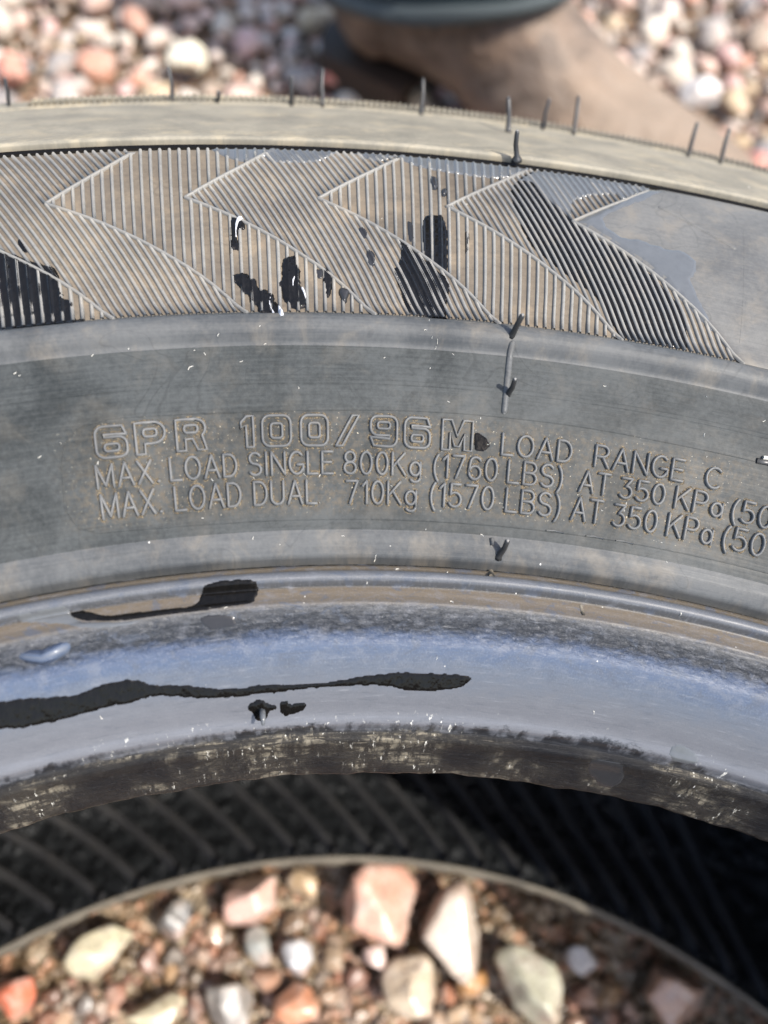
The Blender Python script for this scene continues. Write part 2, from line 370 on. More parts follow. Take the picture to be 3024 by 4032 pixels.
for i in range(-4, 4):
    t = field_type(i); p = PITCH[t]
    lo = int(math.floor(min(rib_offset(i, chev(i+1, rs), rs)))); hi = int(math.ceil(max(rib_offset(i, chev(i, rs), rs))))
    extra = []
    for k in range(lo, hi+1):
        th = k*p+(K_LEAN*(rs-250) if t else 0.0)+0*rs
        ins = (th > chev(i+1, rs)+0.03) & (th < chev(i, rs)-0.03)
        e = np.flatnonzero(np.diff(np.r_[0, ins.astype(int), 0]))
        for s0, s1 in zip(e[::2], e[1::2]):
            if s1-s0 < 7: continue
            ra, rb = rs[s0], rs[s1-1]; n = max(3, int((rb-ra)/1.8)+1)
            rr = np.linspace(ra, rb, n); tt = R(1)*(k*p+(K_LEAN*(rr-250) if t else 0.0)+0*rr)
            jw = RW*random.uniform(0.92, 1.08); jh = RH*random.uniform(0.9, 1.1)
            part = stroke_mesh(list(zip(tt, rr)), jw, jh, cap=False)
            if i < -2 : extra.append(part)
            else: stroke_obj('rib', [part], M['rib'], hatchz); n_rib += 1
    if extra: tag(stroke_obj('rib_field', extra, M['rib'], hatchz), kind='stuff')
for i in range(-4, 5):
    for seg in (np.linspace(255.85, 267.8, 8), np.linspace(255.85, 234.9, 14)):
        stroke_obj('chevron_ridge', [stroke_mesh([(R(chev(i, r)), r) for r in seg], 0.30, 0.43)], M['rib'], hatchz)
print('ribs', n_rib)

# knurled edge of the shoulder
for k in range(-45, 95):
    th = 88.0-k*0.215
    if not 66 < th < 101.5: continue
    stroke_obj('knurl_ridge', [stroke_mesh([(R(th), 303.6), (R(th-0.10), 306), (R(th-0.2), 308.6)], 0.26, 0.55, cap=False)], M['band'], shoulder)

# smooth wet panel right of the last chevron: a slightly proud skin bounded by the chevron and the two rings
def skin(name, lim_l, th_r, r0, r1, h, mat, parent):
    rr = np.linspace(r0, r1, 60); V, U, F = [], [], []; n = 70
    for r in rr:
        tl = lim_l(r); tt = np.linspace(tl, th_r, n)
        e = np.minimum(1, np.minimum((r-r0)/0.5, (r1-r)/0.5)); ee = np.clip((tl-tt)*np.pi/180*r/0.5, 0, 1)
        V.append(on_tyre(np.radians(tt), np.full(n, r), h*np.minimum(e, ee)-0.02)); U.append(np.stack([np.radians(tt)*AK, np.full(n, r)], -1))
    for i in range(len(rr)-1):
        for j in range(n-1): F.append((i*n+j, i*n+j+1, (i+1)*n+j+1, (i+1)*n+j))
    return mesh_obj(name, np.concatenate(V), F, mat, parent, True, np.concatenate(U))
panel = skin('smooth_panel', lambda r: chev(4, r)-0.05, 58.0, 235.3, 267.6, 0.28, M['panel'], hatchz)
panel.data.flip_normals()
stroke_obj('panel_ridge', [stroke_mesh([(R(75.6-0.33*k), 262.3-0.75*k) for k in range(9)], 0.55, 0.40)], M['panel'], panel)
stroke_obj('panel_ridge', [stroke_mesh([(R(72.6), 261-0.9*k) for k in range(26)], 0.05, 0.285, cap=False)], M['panel'], panel)

# ------------------------------------------------------------------ lettering
def arc(cx, cy, rx, ry, a0, a1, n=9): return [(cx+rx*math.cos(R(a0+(a1-a0)*k/(n-1))), cy+ry*math.sin(R(a0+(a1-a0)*k/(n-1)))) for k in range(n)]
GL = {   # width, strokes in a unit-high cell
 'A': (.70, [[(0,0),(.35,1)], [(.35,1),(.70,0)], [(.14,.33),(.56,.33)]]),
 'B': (.58, [[(0,0),(0,1)], [(0,1),(.30,1)]+arc(.30,.76,.25,.24,80,-80)+[(.30,.52),(0,.52)], [(0,.52),(.30,.52)]+arc(.32,.26,.27,.26,80,-80)+[(.32,0),(0,0)]]),
 'C': (.64, [arc(.36,.5,.36,.5,48,312,17)]),
 'D': (.62, [[(0,0),(0,1)], [(0,1),(.22,1)]+arc(.24,.5,.38,.5,88,-88,13)+[(.22,0),(0,0)]]),
 'E': (.54, [[(0,0),(0,1)], [(0,1),(.52,1)], [(0,.52),(.46,.52)], [(0,0),(.54,0)]]),
 'G': (.68, [arc(.36,.5,.36,.5,48,330,17), [(.40,.42),(.69,.42)], [(.69,.42),(.69,.16)]]),
 'I': (.06, [[(.03,0),(.03,1)]]),
 'K': (.62, [[(0,0),(0,1)], [(.58,1),(.02,.36)], [(.22,.58),(.62,0)]]),
 'L': (.50, [[(0,1),(0,0)], [(0,0),(.50,0)]]),
 'M': (.76, [[(0,0),(0,1)], [(0,1),(.38,.08)], [(.38,.08),(.76,1)], [(.76,1),(.76,0)]]),
 'N': (.66, [[(0,0),(0,1)], [(0,1),(.66,0)], [(.66,0),(.66,1)]]),
 'O': (.70, [arc(.35,.5,.35,.5,0,360,25)]),
 'P': (.58, [[(0,0),(0,1)], [(0,1),(.30,1)]+arc(.31,.73,.26,.27,80,-80)+[(.30,.46),(0,.46)]]),
 'R': (.62, [[(0,0),(0,1)], [(0,1),(.30,1)]+arc(.31,.74,.26,.26,80,-80)+[(.30,.48),(0,.48)], [(.32,.48),(.62,0)]]),
 'S': (.58, [arc(.29,.75,.27,.25,30,270,11)[:-1]+[(.29,.5)]+arc(.29,.25,.29,.25,80,-150,11)]),
 'T': (.60, [[(0,1),(.60,1)], [(.30,1),(.30,0)]]),
 'U': (.62, [[(0,1),(0,.30)]+arc(.31,.30,.31,.30,190,350,10)+[(.62,.30),(.62,1)]]),
 'X': (.64, [[(0,1),(.64,0)], [(.64,1),(0,0)]]),
 '0': (.52, [arc(.26,.5,.26,.5,0,360,25)]),
 '1': (.22, [[(0,.78),(.20,1)], [(.20,1),(.20,0)]]),
 '3': (.50, [[(.02,1),(.48,1)], [(.48,1),(.22,.60)], [(.22,.60)]+arc(.22,.31,.28,.30,75,-145,12)]),
 '5': (.52, [[(.48,1),(.06,1)], [(.06,1),(.04,.55)], [(.04,.55)]+arc(.23,.32,.29,.31,110,-145,13)]),
 '6': (.54, [arc(.29,.68,.27,.32,35,150,8)+[(.01,.45)]+arc(.27,.30,.27,.30,180,-180,20)]),
 '7': (.52, [[(0,1),(.52,1)], [(.52,1),(.16,0)]]),
 '8': (.54, [arc(.27,.76,.23,.24,0,360,19), arc(.27,.27,.27,.265,0,360,21)]),
 'a': (.52, [arc(.24,.31,.24,.31,0,360,21), [(.50,.62),(.50,0)]]),
 'g': (.50, [arc(.24,.30,.24,.30,0,360,21), [(.49,.60),(.49,-.10)]+arc(.25,-.10,.24,.20,0,-150,8)]),
 '(': (.22, [arc(.55,.40,.50,.78,130,230,11)]),
 ')': (.22, [arc(-.33,.40,.50,.78,50,-50,11)]),
 '.': (.12, [[(.05,.03),(.09,.03)]]),
}
def chop(pts, n=3):
    """break straight runs up so that strokes follow the curved rubber"""
    out = [pts[0]]
    for a, b in zip(pts, pts[1:]):
        L = math.hypot(b[0]-a[0], b[1]-a[1]); k = max(1, int(L/0.3))
        out += [(a[0]+(b[0]-a[0])*j/k, a[1]+(b[1]-a[1])*j/k) for j in range(1, k+1)]
    return out
SKIRT = []
def place(strokes, th0, r0, ht, sx, w, h, mat, name='letter'):
    parts = []
    for q, s in enumerate(strokes):
        pts = chop(s)
        pp = [(th0-x*ht*sx/r0, r0+y*ht) for x, y in pts]
        parts.append(stroke_mesh(pp, w*(1-0.03*q), h*(1+0.03*q))); SKIRT.append((pp, w))
    return stroke_obj(name, parts, mat, sidewall)
def word(text, t0, t1, r0, ht, w=0.23, h=0.48):
    gap = 0.24; tot = sum(GL[c][0] for c in text)+gap*(len(text)-1); span = R(t0-t1)*r0
    sx = (span-2*w)/(tot*ht); x = w/(ht*sx) if ht*sx else 0
    for c in text:
        cw, st = GL[c]
        place(st, R(t0)-x*ht*sx/r0, r0, ht, sx, w, h, M['letter'])
        x += cw+gap
L1, L2, L3 = 216.52, 213.0, 209.28
for tx, a, b, r0, ht in [('LOAD',81.08,78.32,L1,2.75),('RANGE',77.50,73.98,L1,2.8),('C',73.22,72.55,L1,2.7),
 ('MAX.',95.97,93.67,L2,2.75),('LOAD',93.39,90.90,L2,2.75),('SINGLE',90.55,87.34,L2,2.8),('800Kg',87.03,84.02,L2,2.8),('(1760',83.66,81.10,L2,2.85),('LBS)',80.77,78.53,L2,2.85),('AT',77.97,76.71,L2,2.7),('350',76.38,74.56,L2,2.6),('KPa',74.22,72.26,L2,2.75),('(50',72.03,70.37,L2,2.8),
 ('MAX.',95.93,93.69,L3,2.85),('LOAD',93.32,90.81,L3,2.85),('DUAL',90.42,87.97,L3,2.85),('710Kg',86.95,84.15,L3,2.8),('(1570',83.74,81.15,L3,2.9),('LBS)',80.76,78.50,L3,2.9),('AT',78.15,76.86,L3,2.85),('350',76.50,74.69,L3,2.75),('KPa',74.34,72.44,L3,2.85),('(50',72.16,70.41,L3,2.85)]:
    word(tx, a, b, r0, ht)
# big outlined characters: closed contours (outer and inner) on a unit cell 1 wide, 1 high
def rbox(x0, y0, x1, y1, c): 
    pts = []
    for cx, cy, a in ((x1-c, y1-c, 0), (x0+c, y1-c, 90), (x0+c, y0+c, 180), (x1-c, y0+c, 270)): pts += arc(cx, cy, c, c, a, a+90, 5)
    return pts+[pts[0]]
BIG = {
 '6': [[(1,.70),(.88,.98)]+arc(.28,.74,.28,.26,90,180,5)+arc(.28,.24,.28,.24,180,270,5)+arc(.74,.22,.26,.22,270,360,5)+arc(.74,.40,.26,.24,0,90,5)+[(.30,.64)],
       [(.30,.64),(.26,.74),(1,.70)], rbox(.27,.20,.74,.42,.09)],
 '9': [[(0,.30),(.12,.02)]+arc(.72,.26,.28,.26,270,360,5)+arc(.72,.76,.28,.24,0,90,5)+arc(.26,.78,.26,.22,90,180,5)+arc(.26,.60,.26,.24,180,270,5)+[(.70,.36)],
       [(.70,.36),(.74,.26),(0,.30)], rbox(.26,.58,.73,.80,.09)],
 'P': [[(0,0),(0,1),(.62,1)]+arc(.62,.66,.38,.34,90,-90,9)+[(.30,.32),(.30,0),(0,0)], rbox(.27,.54,.72,.78,.10)],
 'R': [[(0,0),(0,1),(.64,1)]+arc(.64,.70,.34,.30,90,-50,9)+[(1,0),(.70,0),(.54,.36),(.30,.36),(.30,0),(0,0)], rbox(.27,.56,.72,.80,.10)],
 '1': [[(.40,0),(.40,.70),(.05,.62),(.02,.80),(.45,1),(.90,1),(.90,0),(.40,0)]],
 '0': [rbox(0,0,1,1,.26), rbox(.30,.26,.70,.74,.10)],
 '/': [[(0,0),(.72,1),(1,1),(.28,0),(0,0)]],
 'M': [[(0,0),(0,1),(.30,1),(.50,.46),(.70,1),(1,1),(1,0),(.74,0),(.74,.55),(.58,.12),(.42,.12),(.26,.55),(.26,0),(0,0)]],
}
px = lambda x, t0, t1, x0, x1: t0+(t1-t0)*(x-x0)/(x1-x0)
def big(c, xa, xb):
    ta, tb = px(xa, 95.83, 82.14, 209, 1020), px(xb, 95.83, 82.14, 209, 1020)
    wd = R(ta-tb)*L1; ht = 3.95; parts = []
    for q, s in enumerate(BIG[c]):
        s = chop(s)
        pp = [(R(ta)-x*wd/L1, L1+0.05+y*ht) for x, y in s]; SKIRT.append((pp, .2))
        parts.append(stroke_mesh(pp, 0.225*(1-.03*q), 0.48*(1+.03*q)))
    stroke_obj('outlined_letter', parts, M['letter'], sidewall)
for c, xa, xb in [('6',211,274),('P',292,353),('R',376,438),('1',511,541),('0',557,618),('0',640,698),('/',716,766),('9',792,850),('6',867,923),('M',951,1018)]: big(c, xa, xb)

flat = ((-1, -0.5), (-0.7, 0.8), (0, 1.0), (0.7, 0.8), (1, -0.5))
V, F, U = join([stroke_mesh(pp, 0.46+0.05*math.sin(k*1.7), 0.035+0.0004*(k % 23), sec=flat) for k, (pp, w) in enumerate(SKIRT)])
tag(mesh_obj('caught_sand', V, F, M['dust'], sidewall, True, U), kind='stuff')
# fine mould lines round the lettering, rings and vent marks
line = lambda pts, w, h, name, par, mat: stroke_obj(name, [stroke_mesh([(R(a), b) for a, b in pts], w, h, cap=False)], mat, par)
def dense(pts, k=8):
    p = np.array(pts); s = np.linspace(0, len(p)-1, (len(p)-1)*k+1); return list(zip(np.interp(s, range(len(p)), p[:, 0]), np.interp(s, range(len(p)), p[:, 1])))
plate = [(62, 221.4), (71, 221.35), (74.65, 221.3), (78.2, 221.5), (82.56, 221.5), (84.6, 221.4), (87.7, 221.2), (91, 221.1), (93.8, 221.3), (95.2, 221.4), (96.3, 220.7), (96.85, 219), (97.05, 216.1), (97.15, 211), (96.8, 208.6), (96.1, 207.6), (93.8, 207.3), (91.3, 207.2), (87.7, 207.2), (82.3, 207.25), (78.6, 207.3), (74.9, 207.4), (62, 207.5)]
line(dense(plate), 0.07, 0.055, 'mould_line', sidewall, M['side'])
for rr_ in (224.9, 218.6+6.9): line([(a, rr_) for a in np.arange(62, 112, 0.5)], 0.05, 0.03, 'mould_line', sidewall, M['side'])
stroke_obj('vent_ridge', [stroke_mesh([(R(80.92+0.01*k), 231.4-0.82*k) for k in range(12)], 0.5, 0.34)], M['ring'], ring_rib)
line([(81.0, 202.0), (81.03, 201.2), (81.06, 200.4)], 0.42, 0.40, 'vent_ridge', bead, M['toe'])
line([(81.15, 205.6), (81.1, 204.6)], 0.33, 0.45, 'vent_stub', rim_ridge, M['ring'])
line([(77.3, 198.2), (77.25, 197.3), (77.2, 196.6)], 0.25, 0.12, 'vent_ridge', bead, M['toe'])

# rubber spew hairs: root and tip in millimetres
def tube(pts, rad, seg=8):
    V, F = [], []; pts = [Vector(p) for p in pts]
    for i, p in enumerate(pts):
        d = (pts[min(i+1, len(pts)-1)]-pts[max(i-1, 0)]).normalized(); a = d.orthogonal().normalized(); b = d.cross(a)
        for k in range(seg):
            t = 2*math.pi*k/seg; V.append((p+(a*math.cos(t)+b*math.sin(t))*rad[i])/1000)
    n = len(pts)
    for i in range(n-1):
        for k in range(seg): F.append((i*seg+k, i*seg+(k+1) % seg, (i+1)*seg+(k+1) % seg, (i+1)*seg+k))
    F += [tuple(range(seg-1, -1, -1)), tuple((n-1)*seg+k for k in range(seg))]
    return V, F
HAIRS = [((43.44,264.92,183.3),(42.56,266.17,188.11),.40,.95),((36.5,229.64,181.6),(37.24,230.1,185.9),.42,.62),((35.42,221.88,177.9),(35.7,222.1,181.7),.38,.50),((32.47,200.66,168.5),(33.14,201.52,172.3),.40,.62),
 ((-44.4,301.7,164.1),(-44.2,303.4,167.6),.34,.4),((-14.1,303.5,164.6),(-14.3,306.4,168.4),.36,.4),((-5.6,303.2,164.8),(-5.3,303.6,166.6),.40,.4),((8.9,302.8,164.8),(9.0,304.8,168.5),.38,.4),((15.05,302.7,164.9),(15.2,306.6,168.6),.36,.4),
 ((34.8,300.8,164.7),(35.1,304.6,168.4),.36,.4),((49.0,287.6,171.2),(48.6,291.5,176.0),.46,.75),((59.4,297.1,164.8),(60.0,299.5,168.6),.36,.4),((65.7,295.8,164.9),(66.3,300.0,168.6),.40,.45),((88.7,289.6,164.8),(89.6,292.9,168.6),.40,.42),((95.1,287.6,164.8),(96.0,291.2,168.6),.40,.42)]
for a, b, rad, base in HAIRS:
    a, b = Vector(a), Vector(b)
    if a.z < 170 and a.y > 250: b = a+(b-a)*1.3
    bend = Vector((random.uniform(-.2, .2), 0, 0))
    V, F = tube([a, a+(b-a)*.10, a+(b-a)*.2, a+(b-a)*.55+bend, b-(b-a)*.06, b], [base, base*.8, rad*1.1, rad*1.0, rad*.95, rad*.55])
    o = mesh_obj('spew_hair', V, F, M['hair'], tyre)
    V, F = tube([b-(b-a)*.05, b+(b-a)*.012], [rad*.7, rad*.5]); mesh_obj('hair_tip', V, F, M['hair_tip'], o)

# slanting ribs moulded on the liner
_lr, _lz = LN[LN[:, 1] < 60][::-1, 0], LN[LN[:, 1] < 60][::-1, 1]
def on_liner(th, r, h=0.0):
    zz = np.interp(r, _lr, _lz); e = 1.0; dz = (np.interp(r+e, _lr, _lz)-np.interp(r-e, _lr, _lz))/(2*e); L = np.sqrt(1+dz*dz)
    rr = r-dz/L*h; zz = zz+h/L
    return np.stack([rr*np.cos(th), rr*np.sin(th), zz], -1)/1000.0
for k in range(-9, 14):
    th0 = 88.25-3.2*k
    path = [(R(th0+0.222*(r-177.5)), r) for r in np.linspace(179.0, 236, 24)]
    V, F, U = stroke_mesh(path, 1.45, 2.1, cap=False, fn=on_liner)
    mesh_obj('liner_rib', V, F, M['liner_rib'], liner, True, U)
FILMS = {'P1': [(90.66, 252.65), (90.23, 251.96), (90.22, 250.03), (90.38, 249.78), (90.5, 249.03), (90.52, 247.28), (90.43, 245.79), (90.45, 245.17), (90.65, 245.55), (90.71, 244.21), (90.8, 244.58), (90.75, 250.32)], 'P2': [(90.66, 242.02), (90.22, 242.12), (90.11, 241.2), (89.95, 241.19), (89.87, 239.49), (89.56, 239.38), (89.52, 238.25), (89.38, 238.36), (89.32, 236.91), (89.07, 236.02), (89.0, 233.08), (89.05, 232.87), (89.95, 232.9), (89.9, 236.04), (90.18, 236.38), (90.23, 237.94), (90.42, 238.07), (90.47, 239.86), (90.72, 240.55), (90.74, 241.46)], 'P3': [(89.03, 244.32), (88.7, 244.34), (88.55, 244.96), (88.47, 242.39), (88.41, 241.91), (88.44, 240.08), (88.26, 239.19), (88.2, 237.16), (88.28, 236.38), (88.62, 235.92), (88.94, 236.8), (89.05, 237.8), (89.07, 239.15), (89.18, 239.38), (89.18, 240.05), (89.06, 240.51)], 'P4': [(87.61, 242.85), (87.45, 242.62), (87.29, 241.11), (87.3, 239.74), (87.43, 237.79), (87.55, 237.78), (87.56, 239.25), (87.63, 240.61)], 'P4b': [(87.9, 242.57), (87.62, 242.48), (87.63, 240.84), (87.82, 240.82)], 'P4c': [(87.08, 239.54), (86.72, 239.37), (86.72, 238.23), (86.85, 236.86), (86.95, 236.95), (87.09, 238.4)], 'P5': [(86.4, 250.55), (86.09, 250.08), (86.01, 248.43), (86.25, 248.37)], 'P6': [(86.11, 246.0), (85.85, 246.32), (85.76, 244.08), (85.93, 242.8), (86.07, 243.75)], 'P7': [(85.07, 248.08), (84.9, 248.01), (84.69, 246.8), (84.2, 244.95), (83.82, 244.09), (83.23, 241.84), (83.13, 240.72), (83.32, 237.87), (83.22, 233.33), (83.77, 233.15), (83.97, 236.28), (84.44, 235.69), (84.68, 235.73), (84.75, 237.52), (85.02, 240.89), (85.21, 242.37), (84.94, 243.32), (84.88, 246.36)], 'P8': [(84.13, 253.54), (83.26, 253.4), (83.23, 243.36), (83.48, 243.51), (83.72, 244.67), (84.15, 246.27)], 'P8b': [(84.67, 252.45), (84.47, 252.11), (84.39, 248.22), (84.59, 248.15)], 'P8c': [(82.61, 251.46), (82.48, 251.53), (82.47, 246.75), (82.61, 246.68)], 'P8d': [(83.81, 262.4), (83.62, 262.35), (83.48, 261.25), (83.52, 259.56), (83.71, 259.28), (83.83, 260.38)], 'P8e': [(83.42, 259.62), (83.22, 259.91), (83.19, 258.44), (83.33, 257.87), (83.45, 258.45)], 'PL': [(98.37, 249.67), (98.12, 249.05), (97.68, 247.61), (97.23, 246.18), (96.37, 243.4), (96.4, 239.6), (96.14, 239.16), (96.02, 238.35), (96.03, 235.56), (95.76, 235.87), (95.69, 233.09), (96.64, 233.0), (97.24, 233.09), (98.11, 232.95), (98.36, 233.4), (98.62, 233.79)], 'PLb': [(97.61, 249.49), (97.48, 249.67), (97.24, 246.9), (97.47, 247.38)], 'GB': [(91.49, 268.12), (91.23, 267.79), (90.96, 265.89), (90.64, 264.72), (90.05, 263.75), (89.67, 265.14), (89.44, 265.51), (89.31, 263.84), (88.28, 264.04), (87.52, 264.58), (87.03, 267.27), (86.36, 267.49), (85.67, 264.95), (84.92, 268.01), (84.47, 265.23), (83.8, 264.24), (82.54, 263.71), (81.25, 263.53), (80.19, 268.21), (80.22, 268.5), (82.05, 268.49), (83.7, 268.45), (85.42, 268.46), (87.32, 268.5), (88.72, 268.58), (90.1, 268.59), (91.47, 268.51)], 'GR': [(80.91, 262.62), (80.03, 268.13), (78.71, 268.23), (77.73, 268.27), (76.45, 268.31), (75.76, 268.31), (76.66, 263.71), (76.96, 262.83), (77.1, 264.23), (78.1, 262.75), (78.81, 260.31), (78.78, 256.21), (79.51, 259.64), (79.79, 260.89), (80.21, 263.92)], 'BR': [(81.02, 261.68), (80.02, 268.09), (79.79, 260.89), (79.51, 259.64), (78.78, 256.07), (78.14, 253.84), (77.4, 251.91), (76.71, 250.28), (76.3, 249.05), (75.53, 245.85), (74.76, 242.5), (74.32, 240.01), (75.22, 239.66), (76.43, 239.35), (76.95, 240.37), (77.76, 241.64), (78.78, 244.41), (79.78, 247.82), (80.28, 249.58), (80.76, 255.53)], 'GP': [(78.57, 256.23), (77.88, 258.71), (77.18, 261.8), (76.47, 265.02), (75.71, 268.25), (74.65, 268.27), (73.28, 268.24), (71.67, 268.37), (71.05, 268.44), (71.07, 268.17), (71.63, 268.18), (72.77, 268.06), (73.44, 267.9), (74.23, 268.04), (75.04, 267.74), (75.65, 265.42), (76.31, 262.04), (77.06, 259.61), (77.57, 257.57), (77.48, 255.74), (76.89, 254.16), (76.35, 254.45), (75.53, 253.71), (74.61, 253.67), (74.2, 251.75), (74.24, 249.15), (74.46, 247.47), (74.17, 245.63), (73.82, 242.46), (73.54, 239.65), (73.73, 239.68), (75.13, 245.24), (76.07, 249.12), (76.99, 251.55), (77.89, 254.15), (78.57, 255.77)], 'M': [(82.13, 219.34), (81.65, 218.73), (81.46, 217.72), (81.57, 216.86), (81.95, 216.57), (82.11, 217.22)], 'B1': [(100.99, 189.96), (100.5, 189.75), (99.19, 189.26), (98.02, 188.71), (97.29, 188.92), (96.64, 189.31), (95.74, 189.32), (95.23, 188.92), (94.91, 188.31), (93.82, 188.02), (93.1, 187.54), (92.37, 187.08), (91.13, 186.88), (90.46, 187.09), (89.79, 186.96), (87.84, 186.82), (86.86, 187.25), (85.88, 187.59), (84.71, 187.85), (84.32, 187.99), (83.52, 187.81), (82.03, 188.0), (81.47, 187.72), (81.84, 186.54), (83.23, 185.98), (84.24, 186.02), (85.27, 186.6), (86.85, 186.51), (88.82, 186.32), (90.29, 186.08), (91.74, 186.05), (92.88, 186.21), (93.61, 186.63), (94.34, 187.01), (95.07, 187.18), (95.83, 186.9), (97.3, 186.78), (98.41, 186.54), (99.56, 186.63), (100.01, 186.56), (100.82, 187.12), (101.31, 187.35)], 'B2': [(89.77, 185.14), (89.42, 185.32), (89.33, 184.83), (88.63, 184.97), (88.58, 184.49), (88.83, 183.92), (89.54, 183.67), (89.73, 184.18)], 'B3': [(91.14, 184.94), (90.83, 185.53), (90.49, 185.63), (90.21, 184.98), (89.87, 184.87), (89.88, 184.45), (90.18, 184.38), (90.35, 183.34), (90.75, 183.31), (90.92, 184.3)], 'R1': [(92.56, 198.89), (92.28, 199.4), (91.39, 199.63), (90.68, 199.42), (90.38, 198.99), (90.45, 197.66), (90.64, 196.46), (91.46, 196.22), (92.89, 195.93), (94.12, 195.97), (95.34, 195.86), (96.68, 196.66), (97.26, 197.32), (97.6, 198.47), (97.06, 198.53), (96.24, 197.17), (95.39, 197.01), (94.09, 197.01), (92.78, 196.79)], 'R2': [(99.43, 199.03), (98.68, 199.07), (97.52, 199.06), (97.49, 198.08), (97.18, 196.96), (96.53, 196.28), (95.35, 195.66), (94.56, 195.87), (95.36, 195.19), (96.39, 195.4), (97.22, 196.04), (97.77, 197.13), (98.5, 197.78), (99.22, 198.37)], 'R3': [(92.81, 195.33), (91.48, 195.21), (91.24, 193.74), (91.87, 193.64), (92.42, 193.48)], 'S1': [(75.48, 180.83), (73.9, 181.1), (73.34, 179.43), (73.87, 178.42), (75.09, 179.42)], 'S2': [(72.15, 184.0), (71.51, 184.24), (70.83, 183.5), (70.68, 182.4), (72.08, 182.24)]}
# ------------------------------------------------------------------ water and soap lying on the rubber
def inside(poly, x, y):
    c = np.zeros(x.shape, bool); n = len(poly)
    for i in range(n):
        x1, y1 = poly[i]; x2, y2 = poly[(i+1) % n]
        if y1 == y2: continue
        c ^= ((y1 > y) != (y2 > y)) & (x < (x2-x1)*(y-y1)/(y2-y1)+x1)
    return c
def edge_dist(poly, x, y):
    d = np.full(x.shape, 1e9); n = len(poly)
    for i in range(n):
        a, b = np.array(poly[i]), np.array(poly[(i+1) % n]); ab = b-a; L = max(ab@ab, 1e-12)
        t = np.clip(((x-a[0])*ab[0]+(y-a[1])*ab[1])/L, 0, 1)
        d = np.minimum(d, np.hypot(x-a[0]-t*ab[0], y-a[1]-t*ab[1]))
    return d
def smooth_poly(p, ragged, seed):
    """rounded outline with a little ragged wander"""
    g = np.random.default_rng(seed); q = np.array(p, float)
    for _ in range(2):
        n = np.roll(q, -1, 0); q = np.stack([q*.78+n*.22, q*.22+n*.78], 1).reshape(-1, 2)
    d = np.hypot(*(np.roll(q, -1, 0)-q).T); out = []
    for i in range(len(q)):
        k = max(1, int(d[i]/0.5))
        for j in range(k): out.append(q[i]+(q[(i+1) % len(q)]-q[i])*j/k)
    out = np.array(out)
    return out+g.normal(0, ragged, out.shape)
def film(key, level, mat, label, step=0.14, over=0.05, edge=0.35, ragged=0.05, dome=0.0, jag=0.0):
    """a pool of liquid: fills the mould pattern up to `level` mm and wets `over` mm above the ribs"""
    pts = FILMS[key]; rm = sum(p[1] for p in pts)/len(pts)
    poly = smooth_poly([(-R(a)*rm, b) for a, b in pts], ragged, hash(key) % 1000 if False else len(key)*31+len(pts)*7)
    lo, hi = poly.min(0)-step, poly.max(0)+step
    step = max(step, math.sqrt((hi-lo).prod()/60000))
    xs, ys = np.arange(lo[0], hi[0]+step, step), np.arange(lo[1], hi[1]+step, step)
    X, Y = np.meshgrid(xs, ys, indexing='ij'); YJ = Y
    if jag:                                       # each groove between two ribs fills to its own length
        td = np.degrees(-X/rm); gi = np.zeros(X.shape)
        for i in range(-4, 4): gi = np.where((td > chev(i+1, Y)) & (td <= chev(i, Y)), np.floor(rib_offset(i, td, Y)), gi)
        YJ = Y+jag*np.sin(gi*12.9898)*np.where(Y > rm, 1.0, -1.0)
    ins = inside(poly, X, YJ)
    d = np.where(ins, edge_dist(poly, X, YJ), 0.0)
    th = -X/rm; hh = hatch_height(np.degrees(th), Y)
    e = np.sqrt(np.clip(d/edge, 0, 1))
    lev = level+dome*np.clip(d/3.0, 0, 1)
    H = np.maximum(lev, hh+over) if over >= 0 else lev+0*hh
    H = np.where(ins, e*H-0.01, -0.06)
    if over >= 0: H = np.where(ins, np.maximum(H, (hh+0.012)*(d > 0.05)), H)
    keep = ins[:-1, :-1] | ins[1:, :-1] | ins[:-1, 1:] | ins[1:, 1:]
    used = np.zeros(X.shape, bool); used[:-1, :-1] |= keep; used[1:, :-1] |= keep; used[:-1, 1:] |= keep; used[1:, 1:] |= keep
    idx = np.full(X.shape, -1); idx[used] = np.arange(used.sum())
    V = on_tyre(th[used], Y[used], H[used]); ii, jj = np.nonzero(keep)
    F = np.stack([idx[ii, jj], idx[ii+1, jj], idx[ii+1, jj+1], idx[ii, jj+1]], -1).tolist()
    o = mesh_obj('water_film' if mat is not M['soap'] else 'soap_film', V, F, mat, None, True, np.stack([th[used]*AK, Y[used]], -1))
    return tag(o, label, 'water' if mat is not M['soap'] else 'soap film', 'wet patches on the tyre')
W_, S_, D_ = M['water'], M['soap'], M['damp']
for k in ('GB', 'GR', 'GP'): FILMS[k] = [(a, min(b, 267.3)) for a, b in FILMS[k]]
for k in ('P2', 'P7', 'PL'): FILMS[k] = [(a, max(b, 234.7)) for a, b in FILMS[k]]
FILMS['BR'] = [(a, b if b > 241.7 or a > 77.5 else 235.6) for a, b in FILMS['BR']]
film('P1', .27, W_, 'tall narrow black water patch hanging from a hatch ridge at mid left', dome=.22, jag=.45)
film('P2', .26, W_, 'stepped black water patch running down to the ring on the hatched sidewall', dome=.22, jag=.45)
film('P3', .27, W_, 'upright black water blot beside the stepped patch on the hatching', dome=.22, jag=.45)
film('P4', .28, W_, 'slim black water streak right of the upright blot')
film('P4b', .16, D_, 'small damp square left of the slim streak')
film('P4c', .50, D_, 'round water drop under the slim streak on the hatching', dome=0.3)
film('P5', .16, D_, 'upper of two small dark damp marks between leaning ribs')
film('P6', .16, D_, 'lower of two small dark damp marks between leaning ribs')
film('P7', .22, W_, 'large black water patch on leaning ribs in the middle of the hatching', over=.03, jag=.9)
